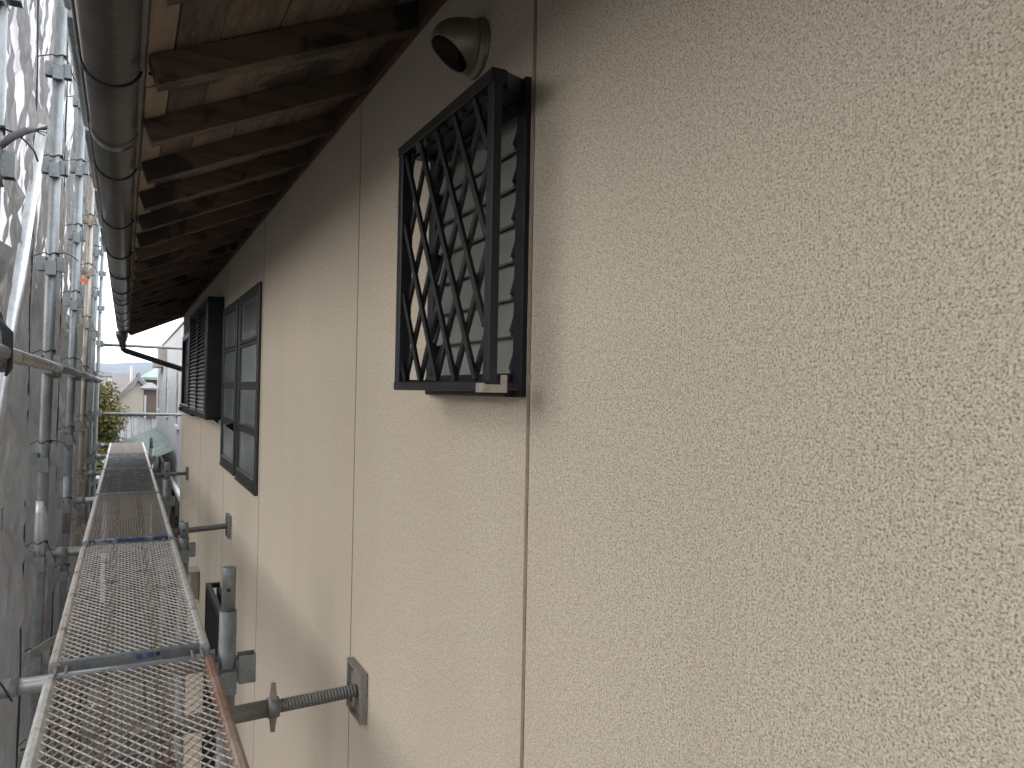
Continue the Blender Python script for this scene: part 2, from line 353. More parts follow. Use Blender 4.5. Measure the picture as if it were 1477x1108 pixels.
# boards above the rafters, laid along the eave
s0 = .004; rows = [(.05, 'board_pale'), (.085, 'board_dark'), (.12, 'board'), (.14, 'board'), (.15, 'board'), (.14, 'board'), (.15, 'board')]
for wd, mt in rows:
    y = -1.3 + random.uniform(0, .5)
    cuts = [-1.3]
    while y < 9.2:
        y += .364*random.choice((3, 4, 5, 5)); cuts.append(min(y, 9.25))
    for a, c in zip(cuts[:-1], cuts[1:]):
        if c-a < .02: continue
        n0 = .0535 + random.uniform(0, .003)
        q = [roofp(s0+.0015, n0), roofp(s0+wd-.0015, n0), roofp(s0+wd-.0015, n0+.012), roofp(s0+.0015, n0+.012)]
        MB().prism(q, a+.001, c-.001).build('roof_board', mt, house)
    s0 += wd
q = [roofp(-.05, .072), roofp(6.0, .072), roofp(6.0, .15), roofp(-.05, .13)]
rf = MB().prism(q, -1.35, 9.27).build('roof', 'roof', house)
MB().bbox((.004, -1.33, .606), (.021, 9.25, .668), .003).build('fascia', 'fascia', house)
q = [roofp(.0, -.002), (WX+.2, .551+(WX+.2-.042)*.45), (WX+.2, .551+(WX+.2-.042)*.45+.08), roofp(-.02, .07)]
MB().prism(q, 9.235, 9.262).build('barge_board', 'trim_wood', house)
# gutter
GC, GR = (-.036, .62), .050
def arc(r, a0, a1, n): return [(GC[0]+r*math.cos(a0+(a1-a0)*i/n), GC[1]+r*math.sin(a0+(a1-a0)*i/n)) for i in range(n+1)]
def gutter_piece(y0, y1):
    b = MB(); ou = arc(GR, math.pi, 2*math.pi, 20); inn = arc(GR-.003, 2*math.pi, math.pi, 20)
    b.prism(ou+inn, y0, y1); b.sm = [True]*len(b.sm)
    b.tube([(GC[0]-GR, y0, GC[1]), (GC[0]-GR, y1, GC[1])], .0065, 10)
    b.tube([(GC[0]+GR, y0, GC[1]), (GC[0]+GR, y1, GC[1])], .004, 8)
    return b
gut = gutter_piece(-1.3, 9.08).build('gutter', 'gutter', house)
for y in (2.04, 5.7): 
    b = MB(); b.prism(arc(GR+.0025, math.pi, 2*math.pi, 20)+arc(GR-.001, 2*math.pi, math.pi, 20), y-.03, y+.03); b.sm = [True]*len(b.sm); b.build('gutter_coupling', 'gutter', gut)
for k in range(-4, 11):
    y = 1.62 + .728*k
    b = MB(); pts = [(x, y, z) for x, z in arc(GR+.003, math.pi*.97, 2.02*math.pi, 18)]
    b.tube([(GC[0]-GR-.010, y, GC[1]+.012)] + pts + [(.03, y+.005, .607), (.042, y-.012, .598)], .0032, 6)
    b.box((.047, y-.05, .590), (.085, y-.046, .606))
    b.build('gutter_bracket', 'bracket', gut)
b = MB(); b.tube([(-.04, 9.0, .58), (-.04, 9.0, .53), (-.035, 9.0, .455), (-.03, 9.0, .42)], [.062, .06, .034, .033], 14); b.build('funnel', 'gutter', gut)
b = MB(); b.tube([(-.03, 9.0, .425), (-.028, 9.01, .395), (.0, 9.02, .375), (.30, 9.05, .28), (.60, 9.08, .185), (.63, 9.09, .15), (.635, 9.09, -CZ)], .030, 14); b.build('downpipe', 'bracket', house)

# jalousie window with its lattice cage
y0, y1, z0, z1 = 1.036, 1.452, -.006, .494
jw = MB()
for a, c in (((WX-.010, y0, z0), (WX+.019, y0+.030, z1)), ((WX-.010, y1-.030, z0), (WX+.019, y1, z1))): jw.bbox(a, c, .002)
jw.bbox((WX-.012, y0+.030, z1-.036), (WX+.019, y1-.030, z1), .002); jw.bbox((WX-.022, y0+.030, z0), (WX+.019, y1-.030, z0+.036), .002)
jw.box((WX-.034, y0+.02, z0+.012), (WX-.0225, y1-.02, z0+.020))
jw = jw.build('jalousie_window', 'alu', house)
npn = 7
for i in range(npn):
    za = z0+.040 + (z1-.036-z0-.042)*i/npn; zb = za + (z1-z0-.078)/npn
    b = MB(); xo = WX-.006
    b.add([(xo, y0+.046, za-.002), (xo, y1-.046, za-.002), (xo+.016, y1-.046, zb+.004), (xo+.016, y0+.046, zb+.004),
           (xo+.005, y0+.046, za-.004), (xo+.005, y1-.046, za-.004), (xo+.021, y1-.046, zb+.002), (xo+.021, y0+.046, zb+.002)],
          [(3, 2, 1, 0), (4, 5, 6, 7), (0, 1, 5, 4), (2, 3, 7, 6), (1, 2, 6, 5), (3, 0, 4, 7)])
    b.build('louvre_pane', 'louvre_glass', jw)
    for ya, yb in ((y0+.031, y0+.0455), (y1-.0455, y1-.031)):
        b = MB(); b.add([(xo-.003+dx, yy, zz) for yy in (ya, yb) for dx, zz in ((0, za+.004), (.008, za+.002), (.024, zb-.004), (.016, zb-.002))],
              [(0, 1, 2, 3), (7, 6, 5, 4), (0, 4, 5, 1), (1, 5, 6, 2), (2, 6, 7, 3), (3, 7, 4, 0)]); b.build('pane_clip', 'alu', jw)
XF = .470; ga, gb = .976, 1.390; gz0, gz1 = .002, .468
cg = MB()
cg.bbox((XF-.009, ga, gz0+.016), (XF+.006, ga+.020, gz1-.020), .0015); cg.bbox((XF-.012, gb-.022, gz0+.016), (XF+.012, gb, gz1-.020), .002)
cg.bbox((XF-.013, ga, gz1-.020), (XF+.013, gb, gz1), .002); cg.bbox((XF-.013, ga, gz0), (XF+.013, gb, gz0+.016), .002)
cg.bbox((XF+.0135, gb-.020, gz0+.002), (WX-.012, gb, gz0+.020), .002); cg.bbox((XF+.0135, gb-.018, gz1-.02), (WX-.013, gb, gz1-.002), .002)
cg.bbox((XF+.0135, ga+.02, gz0+.002), (WX-.0345, ga+.036, gz0+.014), .002)
cg = cg.build('window_grille', 'alu', house)
# sloped hood joining cage top to the wall frame
b = MB(); b.add([(XF+.0135, ga+.001, gz1-.002), (XF+.0135, gb-.024, gz1-.002), (WX-.0125, gb, z1-.004), (WX-.0125, y0+.004, z1-.004),
                 (XF+.0135, ga+.001, gz1-.024), (XF+.0135, gb-.024, gz1-.024), (WX-.0125, gb, z1-.030), (WX-.0125, y0+.004, z1-.030)],
                [(0, 1, 2, 3), (7, 6, 5, 4), (0, 4, 5, 1), (1, 5, 6, 2), (2, 6, 7, 3), (3, 7, 4, 0)]); b.build('top_cover', 'alu', cg)
# lattice: two sets of slanting flat bars
def lattice(sign, x, count):
    hgt = (gz1-.02)-(gz0+.016); run = .26; pitch = .079
    lo, hi = ga+.024, gb-.022
    for i in range(-4, 8):
        ya = lo + .03 + i*pitch; yb = ya + run
        t0 = max(0, (lo-ya)/run); t1 = min(1, (hi-ya)/run)
        if t1-t0 < .06: continue
        pa, pb = ya+run*t0, ya+run*t1; za, zb = gz0+.016+hgt*t0, gz0+.016+hgt*t1
        if sign < 0: za, zb = gz1-.02-hgt*t0, gz1-.02-hgt*t1
        b = MB(); b.bar((x, pa, za), (x, pb, zb), .0045, .0115, up=(0, 1, 0)) if False else b.bar((x, pa, za), (x, pb, zb), .0115, .0055, up=(1, 0, 0))
        b.build('lattice_bar', 'alu', cg)
lattice(+1, XF-.004, 9); lattice(-1, XF+.004, 9)
b = MB(); b.box((XF-.0155, ga+.001, gz0-.0015), (XF-.0135, ga+.028, gz0+.012)); b.box((XF-.0155, ga-.003, gz0-.0015), (XF+.020, ga-.0005, gz0+.010)); b.box((XF+.010, ga-.003, gz0+.010), (XF+.020, ga-.0005, gz0+.024))
b.build('corner_bracket', 'steel_bracket', cg)

# vent hood
vc = (1.243, .621); vr = .053
b = MB(); n = 32
def ringp(x, r): return [(x, vc[0]+r*math.cos(2*math.pi*k/n), vc[1]+r*math.sin(2*math.pi*k/n)) for k in range(n)]
prof = [(WX-.0005, vr), (WX-.006, vr), (WX-.008, vr-.002), (WX-.008, vr-.005), (WX-.016, vr-.006), (WX-.018, vr-.008)]
vs = []; 
for x, r in prof: vs += ringp(x, r)
b.add(vs, [(i*n+k, i*n+(k+1) % n, (i+1)*n+(k+1) % n, (i+1)*n+k) for i in range(len(prof)-1) for k in range(n)], True)
vent = b.build('vent_hood', 'vent', house)
# domed cover, its lower front cut away on a slanting plane
b = MB(); vs = []; nu, nv = 40, 14; rr = vr-.008; D = .070
def lim(z): return .010 + max(0, (z+.043)/.047)*.062
for i in range(nu+1):
    a = 2*math.pi*i/nu
    def at(ph): return (D*math.sin(ph), rr*math.cos(ph)**.8*math.sin(a), rr*math.cos(ph)**.8*math.cos(a))
    tm = math.pi/2
    for q in range(200):
        ph = math.pi/2*q/199; d, yy, zz = at(ph)
        if d > lim(zz): tm = ph; break
    for j in range(nv+1):
        d, yy, zz = at(tm*j/nv); vs.append((WX-.016-d, vc[0]+yy, vc[1]+zz))
b.add(vs, [(i*(nv+1)+j, i*(nv+1)+j+1, (i+1)*(nv+1)+j+1, (i+1)*(nv+1)+j) for i in range(nu) for j in range(nv)], True)
ho = b.build('hood_shell', 'vent', vent); md = ho.modifiers.new('s', 'SOLIDIFY'); md.thickness = .0025
b = MB(); b.add([(WX-.012, vc[0], vc[1])]+ringp(WX-.012, vr-.009), [(0, 1+(k+1) % n, 1+k) for k in range(n)]); b.build('insect_mesh', 'vent_mesh', vent)

# two tall casement windows
def casement(y0, y1, z0, z1, latch):
    fr = MB(); w = .045
    fr.bbox((WX-.015, y0, z0), (WX-.0005, y0+w, z1), .003); fr.bbox((WX-.015, y1-w, z0), (WX-.0005, y1, z1), .003)
    fr.bbox((WX-.0155, y0+w, z1-w), (WX-.0005, y1-w, z1), .003); fr.bbox((WX-.0175, y0+w, z0), (WX-.0005, y1-w, z0+.06), .003)
    fr.bbox((WX-.020, y0-.004, z0-.008), (WX-.0005, y1+.004, z0-.0005), .002)
    fr = fr.build('casement_window', 'alu_grey', house)
    zi = z0+.06; hh = (z1-w-zi); step = hh/4
    for i in range(4):
        za, zb = zi+step*i+(.0008 if i == 0 else .016), zi+step*(i+1)-(.0008 if i == 3 else .016)
        MB().box((WX-.006, y0+w+.002, za), (WX-.002, y1-w-.002, zb)).build('pane', 'pane_glass', fr)
        b = MB(); 
        for c, d in (((y0+w, za+.006), (y0+w+.012, zb-.006)), ((y1-w-.012, za+.006), (y1-w, zb-.006))): b.box((WX-.011, c[0]+.0005, c[1]), (WX-.001, d[0]-.0005, d[1]))
        b.build('sash', 'alu_grey', fr)
    for i in range(1, 4):
        zc = zi+step*i
        b = MB(); b.bbox((WX-.0135, y0+w+.0003, zc+.0015), (WX-.002, y1-w-.0003, zc+.020), .002); b.bbox((WX-.0115, y0+w+.0003, zc-.020), (WX-.002, y1-w-.0003, zc-.0015), .002); b.build('glazing_rail', 'alu_grey', fr)
    b = MB(); b.add([(WX-.03, latch, z0+.30), (WX-.075, latch-.01, z0+.285), (WX-.03, latch, z0+.25), (WX-.03, latch+.03, z0+.30), (WX-.075, latch+.02, z0+.285), (WX-.03, latch+.03, z0+.25)],
        [(0, 1, 2), (5, 4, 3), (0, 3, 4, 1), (1, 4, 5, 2), (2, 5, 3, 0)]); b.build('latch', 'alu', fr)
casement(3.632, 4.32, -.485, .495, 4.30)
casement(4.41, 5.075, -.475, .495, 5.05)

# louvred shutter box and the window beside it
XS = .455
sb = MB(); sb.bbox((XS, 5.14, -.205), (WX-.001, 5.17, .580), .003); sb.bbox((XS, 6.62, -.205), (WX-.001, 6.65, .580), .003)
sb.bbox((XS+.001, 5.17, .55), (WX-.001, 6.62, .579), .003); sb.bbox((XS+.001, 5.17, -.204), (WX-.001, 6.62, -.165), .003); sb.box((WX-.03, 5.171, -.164), (WX-.002, 6.619, .549))
sb.bbox((XS-.004, 5.172, -.165), (XS+.02, 5.22, .55), .002); sb.bbox((XS-.004, 5.86, -.165), (XS+.02, 5.89, .55), .002); sb.bbox((XS-.004, 6.57, -.165), (XS+.02, 6.618, .55), .002)
sb = sb.build('shutter_box', 'shutter', house)
for i in range(26):
    z = -.155 + .0272*i
    MB().add([(XS-.001, 5.221, z), (XS-.001, 6.569, z), (XS+.022, 6.569, z+.024), (XS+.022, 5.221, z+.024), (XS+.001, 5.221, z-.002), (XS+.001, 6.569, z-.002), (XS+.024, 6.569, z+.022), (XS+.024, 5.221, z+.022)],
             [(3, 2, 1, 0), (4, 5, 6, 7), (0, 1, 5, 4), (2, 3, 7, 6), (1, 2, 6, 5), (3, 0, 4, 7)]).build('shutter_slat', 'slat', sb)
fw = MB(); ya, yb, za, zb = 6.66, 8.25, -.19, .50
for a, c in (((.50, ya, za), (WX-.001, ya+.05, zb)), ((.50, yb-.05, za), (WX-.001, yb, zb)), ((.499, ya+.05, zb-.05), (WX-.001, yb-.05, zb)), ((.485, ya+.05, za-.045), (WX-.001, yb-.05, za+.03)), ((.505, 7.42, za+.031), (WX-.001, 7.47, zb-.051))): fw.bbox(a, c, .003)
fw = fw.build('sliding_window', 'shutter', house)
for a, c in ((ya+.051, 7.419), (7.471, yb-.051)): MB().box((.528, a, za+.031), (.534, c, zb-.051)).build('pane', 'pane_glass', fw)
MB().box((.47, 7.9, -.225), (.4845, 8.1, -.19)).build('stopper', 'alu_grey', fw)

# ground-floor window cage and a small vent cap below the deck
lg = MB(); xa, y0, y1, za, zb = .472, 4.34, 5.06, -2.4, -1.215
for a, c in (((xa, y0, za), (xa+.03, y0+.03, zb)), ((xa, y1-.03, za), (xa+.03, y1, zb)), ((xa, y0+.03, zb-.03), (xa+.03, y1-.03, zb)), ((xa, y0+.03, za), (xa+.03, y1-.03, za+.03)), ((xa+.03, y0, zb-.03), (WX-.001, y0+.03, zb)), ((xa+.03, y1-.03, zb-.03), (WX-.001, y1, zb))): lg.bbox(a, c, .003)
lg.box((WX-.02, y0+.02, za+.02), (WX-.001, y1-.02, zb-.02))
lg = lg.build('lower_window_grille', 'alu', house)
for i in range(16):
    yy = y0+.06+i*(y1-y0-.12)/15; MB().bbox((xa+.004, yy-.008, za+.0305), (xa+.022, yy+.008, zb-.0305), .002).build('grille_bar', 'alu', lg)
b = MB(); b.bbox((WX-.07, 6.40, -1.66), (WX-.001, 6.58, -1.45), .008); b.box((WX-.085, 6.39, -1.455), (WX-.001, 6.59, -1.44)); b.build('vent_cap', 'ac_beige', house)

# ------------------------------------------------------------------ scaffold
PX = -.325; PY = [.53, 2.33, 4.13, 5.93, 7.73, 9.53, 11.33]
def socket_mesh(z):
    b = MB(); r = .0243
    for k in range(4):
        mtx = Matrix.Rotation(k*math.pi/2 + math.pi/2*0, 4, 'Z')
        # U-shaped cup: three walls and an open top
        z_ = z; z = z_ - (.022 if k == 3 else 0)
        b.box((r-.002, -.021, z-.035), (r+.004, .021, z+.03), mtx); b.box((r+.026, -.021, z-.035), (r+.030, .021, z+.03), mtx)
        b.box((r+.004, -.021, z-.035), (r+.026, -.017, z+.03), mtx); b.box((r+.004, .017, z-.035), (r+.026, .021, z+.03), mtx); z = z_
    return b
ORD = {-1.27: 'behind the viewer', .53: 'beside the viewer', 2.33: 'at the left picture edge beside the nearest deck joint', 4.13: 'crossed by the top of the slanting brace',
       5.93: 'second beyond the slanting brace', 7.73: 'tan stained, with an orange tape', 9.53: 'second from the far sheet edge', 11.33: 'at the far end of the mesh sheets'}
pole_mats = {-1.27: 'galv', .53: 'galv', 2.33: 'galv', 4.13: 'galv', 5.93: 'galv', 7.73: 'galv_tan', 9.53: 'galv', 11.33: 'galv'}
pole_top = 3.4
def pole(y, label, group, x=PX, top=pole_top, m='galv', zs=None, lean=.012, pin=None):
    t = thing('scaffold_pole', (x, y, -CZ), label, 'pole', group)
    L_ = lambda z: (x + lean*z*.9, y, z)
    b = MB()
    zj = .0
    b.tube([L_(-CZ+.05), L_(top)], .0243, 18); b.build('tube', m, t)
    b = MB(); b.box((x-.06, y-.06, -CZ), (x+.06, y+.06, -CZ+.006)); b.tube([(x, y, -CZ+.006), (x, y, -CZ+.06)], .018, 10); b.build('base_plate', 'galv_dull', t)
    for z in zs or []:
        sbm = socket_mesh(z); lx = lean*z*.9
        sbm.v = [(vx+x+lx, vy+y, vz) for vx, vy, vz in sbm.v]
        sbm.build('wedge_socket', m if m != 'galv_bright' else 'galv', t)
    if pin:
        b = MB(); b.tube([L_(top-.002), L_(top+pin-.004), L_(top+pin)], [.0195, .0195, .0185], 16); p = b.build('joint_pin', 'galv_dull', t)
        b = MB(); b.tube([(x-.005, y-.0187, top+pin*.5), (x-.005, y-.0205, top+pin*.5)], .006, 10); b.build('pin_hole', 'black', p)
    return t
zsock = [.11 + .456*i for i in range(-9, 8)]
poles = {}
for y in PY:
    lab = {2.33: 'grey scaffold pole cut by the edge of the view, nearest the lens', 4.13: 'grey scaffold pole that the slanting brace meets near its top',
           5.93: 'grey scaffold pole just beyond the one with the slanting brace', 7.73: 'tan scaffold pole marked with orange tape', 9.53: 'grey scaffold pole just beyond the tan pole with orange tape',
           11.33: 'farthest scaffold pole, at the end of the mesh sheets', .53: 'scaffold pole beside the deck the viewer crouches on', -1.27: 'scaffold pole behind the viewer'}[y]
    poles[y] = pole(y, lab, 'outer scaffold poles along the mesh sheets', m=pole_mats[y], zs=zsock)
# sleeve where two pole lengths meet
b = MB(); b.tube([(PX-.009, 4.13, -.86), (PX-.009, 4.13, -.66), (PX-.0085, 4.13, -.60), (PX-.008, 4.13, -.54)], [.0268, .0268, .0262, .0248], 18); b.build('joint_sleeve', 'galv_bright', poles[4.13])
b = MB(); b.tube([(PX-.009, 5.93, -1.0), (PX-.008, 5.93, -.62)], .0264, 18); b.build('joint_sleeve', 'galv_dull', poles[5.93])
b = MB(); b.tube([(PX+.005, 7.73, .905), (PX+.005, 7.73, .945)], .0256, 14, cap=False); b.box((PX-.05, 7.7, .91), (PX-.015, 7.702, .95)); b.build('tape', 'orange', poles[7.73])

# inner posts on the house side
IX = .283
for y, top, pin, lab in ((2.33, -.645, .125, 'nearest inner post, standing at the deck corner beside the wall jack'), (4.13, -.755, .075, 'low inner post stub under the second deck joint'),
                   (5.93, -.66, .12, 'inner post in front of the middle wall jack'), (9.53, -.70, .12, 'farthest inner post, against the green roof')):
    pole(y, lab, 'inner scaffold posts beside the house wall', x=IX, top=top, m='galv_dull', zs=[-.815, -1.27, -2.6], lean=.004, pin=pin)

# transoms under the deck joints
for y in PY + []:
    lab = {2.33: 'transom pipe running out of view under the nearest deck joint', 4.13: 'transom pipe under the blue plated deck joint', 5.93: 'transom pipe at the near end of the dark deck',
           7.73: 'transom pipe at the far end of the dark deck with white streaks', 9.53: 'transom pipe under the second farthest deck joint', 11.33: 'transom pipe at the very end of the walkway',
           .53: 'transom pipe under the deck the viewer crouches on', -1.27: 'transom pipe behind the viewer'}[y]
    t = thing('transom_pipe', (PX, y, -.785), lab, 'pipe', 'transom pipes carrying the deck')
    MB().tube([(PX+.055, y, -.785), (IX-.052, y, -.785)], .0213, 16).build('tube', 'galv_bright' if y in (2.33, 5.93, 9.53) else 'galv', t)
    for xx, sg in ((PX+.042, 1), (IX-.04, -1)):
        b = MB(); b.tube([(xx, y, -.785), (xx+sg*.055, y, -.785)], .0238, 16); b.box((xx-.009, y-.006, -.83), (xx+.004, y+.006, -.755)); b.build('wedge_end', 'galv', t)

# deck planks
def mesh_strands(b, x0, x1, y0, y1, z, cx, cy, w=.00092, h=.0008):
    nx = int(round((x1-x0)/cx)); ny = int(round((y1-y0)/cy)); ax = (x1-x0)/nx; ay = (y1-y0)/ny
    ln = math.hypot(ax, ay)
    for j in range(ny):
        for i in range(nx):
            for d in (1, -1):
                if (i+j) % 2 != (0 if d == 1 else 1): continue
                xa, ya = x0+i*ax, y0+(j if d == 1 else j+1)*ay; xb, yb = x0+(i+1)*ax, ya+d*ay
                px, py = -d*ay/ln*w, ax/ln*w
                n = len(b.v)
                for (xx, yy, o) in ((xa, ya, 0), (xb, yb, .0012)):
                    b.v += [(xx+px, yy+py, z+h+.0008), (xx-px, yy-py, z+h-.0008), (xx-px, yy-py, z-h-.0008), (xx+px, yy+py, z-h+.0008)]
                b.f += [(n, n+4, n+5, n+1), (n+1, n+5, n+6, n+2), (n+2, n+6, n+7, n+3), (n+3, n+7, n+4, n)]; b.sm += [False]*4
DX0, DX1 = -.168, .238
def make_plank(y0, zt, label, mm, mrail, mrail2, mend, group='mesh deck planks of the walkway'):
    xc = (DX0+DX1)/2; ya, yb = y0+.055, y0+1.8-.055
    t = thing('deck_plank', (xc, y0, zt), label, 'deck plank', group)
    b = MB(); mesh_strands(b, DX0+.026, DX1-.026, ya+.012, yb-.012, zt-.004, .0126, .0205); tag(b.build('expanded_mesh', mm, t), kind='stuff')
    for xa, mt in ((DX0, mrail), (DX1-.028, mrail2)):
        b = MB(); b.bbox((xa, ya, zt-.04), (xa+.028, yb, zt+.001), .009); b.build('side_rail', mt, t)
    for xa in (DX0+.130, DX1-.154):
        b = MB(); b.box((xa, ya+.011, zt-.0215), (xa+.024, yb-.011, zt-.0105)); b.build('rib', 'rib_dark', t)
        b = MB(); nn = 46
        for i in range(nn):
            yy = ya+.03+i*(yb-ya-.06)/nn
            b.add([(xa+.001, yy, zt-.0104), (xa+.023, yy+.010, zt-.0104), (xa+.023, yy+.016, zt-.0015), (xa+.001, yy+.006, zt-.0015)], [(0, 1, 2, 3)])
        tag(b.build('rib_teeth', 'plank_brown', t), kind='stuff')
    for ye, sg in ((ya, 1), (yb, -1)):
        b = MB(); b.bbox((DX0+.028, min(ye, ye+sg*.012), zt-.042), (DX1-.028, max(ye, ye+sg*.013), zt+.0015), .004); b.build('end_bar', mend, t)
    for xx in (DX0+.02, DX0+.045, DX1-.05, DX1-.025):
        for ye, sg in ((ya, -1), (yb, 1)):
            b = MB(); pts = [(xx, ye, zt-.018), (xx, ye+sg*.02, zt-.010), (xx, ye+sg*.045, zt-.0095), (xx, ye+sg*.068, zt-.022), (xx, ye+sg*.072, zt-.045)]
            b.tube(pts, .0048, 6); b.build('hook', 'galv_dull', t)
    return t
DZ = -.75
pl = [(.53, 'nearest mesh deck plank, its wall-side rail rusted red brown', 'plank_rust', 'plank_white', 'rail_red', 'galv_dull'),
      (2.33, 'second nearest mesh deck plank, chalky white strands', 'plank_white', 'plank_rust', 'plank_white', 'galv'),
      (4.13, 'brown stained deck plank with a blue end plate', 'plank_brown', 'plank_white', 'plank_white', 'navy_plate'),
      (5.93, 'darkest grey deck plank with white dust streaks', 'plank_dark', 'plank_white', 'plank_white', 'galv'),
      (7.73, 'dark grey deck plank, second from the far end', 'plank_dark', 'plank_white', 'plank_white', 'galv'),
      (9.53, 'farthest deck plank, dull brown', 'plank_brown', 'plank_white', 'plank_white', 'galv')]
planks = {}
for y, lab, mm, r1, r2, me_ in pl:
    if not planks: planks[y] = make_plank(y, DZ, lab, mm, r1, r2, me_); proto = planks[y]; continue
    c = clone(proto); c.location.y = y + CZ*0; c['label'] = lab; planks[y] = c
    rails = 0
    ends = 0
    for ch in c.children:
        kind = ch.name.split('.')[0]
        mt = {'expanded_mesh': mm, 'rib': 'rib_dark', 'rib_teeth': 'plank_brown', 'side_rail': (r1, r2)[rails % 2], 'end_bar': (me_, 'jack')[ends % 2], 'hook': 'galv_dull'}[kind]
        if kind == 'side_rail': rails += 1
        if kind == 'end_bar': ends += 1
        ch.material_slots[0].link = 'OBJECT'; ch.material_slots[0].material = M[mt]
for y, x0, x1, m in ((2.33, .045, .09, 'blue'),):
    MB().box((x0, y+.0535, DZ-.022), (x1, y+.0548, DZ-.006)).build('sticker', m, planks[y])
    MB().tube([(.10, y+.0555, DZ-.012), (.10, y+.054, DZ-.012)], .006, 10).build('rivet_hole', 'black', planks[y])
# lower deck, one lift down
for y in (.53, 2.33, 4.13):
    c = clone(proto); c.location = Vector(((DX0+DX1)/2-.0, y, DZ-1.8+CZ)); c['label'] = {-1.27: 'lower deck plank behind the viewer', .53: 'lower deck plank seen through the nearest mesh deck', 2.33: 'lower deck plank beneath the chalky white mesh deck', 4.13: 'lower deck plank beneath the brown deck'}[y]
    c['group'] = 'mesh deck planks of the lower lift'
    for ch in c.children:
        ch.material_slots[0].link = 'OBJECT'; ch.material_slots[0].material = M['plank_dark' if ch.name.split('.')[0] in ('expanded_mesh', 'rib', 'rib_teeth') else 'galv_dull']
    t = thing('transom_pipe', (PX, y, -2.585), {-1.27: 'lower transom pipe behind the viewer', .53: 'lower transom pipe below the nearest plank', 2.33: 'lower transom pipe below the nearest deck joint', 4.13: 'lower transom pipe below the blue plated joint'}[y], 'pipe', 'transom pipes of the lower lift')
    MB().tube([(PX+.03, y, -2.585), (IX-.03, y, -2.585)], .0213, 12).build('tube', 'galv', t)

# guard rail pipes, one per bay
for i, (ya, yb) in enumerate(zip(PY[:-1], PY[1:])):
    lab = ['guard rail pipe beside the viewer', 'rust spotted guard rail pipe in front of the slanting brace', 'guard rail pipe from the braced pole to the next', 'guard rail pipe ending at the tan pole',
           'guard rail pipe beginning at the tan pole', 'farthest guard rail pipe'][i]
    t = thing('guard_rail', (PX+.045, ya, .08), lab, 'rail', 'guard rail pipes along the outer poles')
    x = PX+.048
    MB().tube([(x-.012, ya+.035, .076), (x, ya+.06, .078), (x, yb-.06, .078), (x-.006, yb-.03, .074), (x-.02, yb-.012, .062), (x-.022, yb-.010, .045)], [.018, .0205, .0205, .0205, .019, .016], 14).build('tube', 'galv_rust' if i == 1 else 'galv', t)
    b = MB(); b.box((x-.03, ya+.008, .03), (x+.010, ya+.034, .10)); b.build('wedge_end', 'galv_dull', t)
# upper ledger
for i, (ya, yb) in enumerate(zip(PY[1:-1], PY[2:])):
    t = thing('ledger_pipe', (-.27, ya, 1.78), ['ledger pipe overhead in the nearest bay above the gutter', 'ledger pipe overhead beside the gutter with a clamp band', 'ledger pipe overhead in the middle bay', 'ledger pipe overhead past the tan pole', 'farthest overhead ledger pipe'][i], 'pipe', 'overhead ledger pipes')
    MB().tube([(-.27, ya+.04, 1.78), (-.27, yb-.04, 1.78)], .0243, 16).build('tube', 'galv', t)
    MB().tube([(-.27, ya+.28, 1.78), (-.27, ya+.31, 1.78)], .0262, 16).build('joint_band', 'galv_dull', t)
# slanting brace
t = thing('brace_pipe', (-.37, 2.36, -.8), 'pale slanting brace pipe crossing the nearest bay behind the guard rail', 'pipe')
MB().tube([(-.372, 2.40, -.80), (-.372, 4.10, 1.155)], .0213, 16).build('tube', 'galv_bright', t)
for p in ((-.372, 4.11, 1.165), (-.372, 2.39, -.81)):
    d = Vector((0, 1.70, 1.955)).normalized(); p = Vector(p); sg = 1 if p.z > 0 else -1
    b = MB(); b.bar(p - d*sg*.03, p + d*sg*.07, .006, .034, up=(1, 0, 0)); b.build('flattened_end', 'galv_bright', t)
# flat bar under the deck
t = MB(); t.bar((-.30, 3.35, -1.02), (-.10, 3.65, -.97), .004, .035); t.box((-.302, 3.33, -1.04), (-.296, 3.36, -1.0))
tag(t.build('flat_bar', 'galv_dull'), 'short flat steel bar hanging below the second nearest deck', 'steel bar')

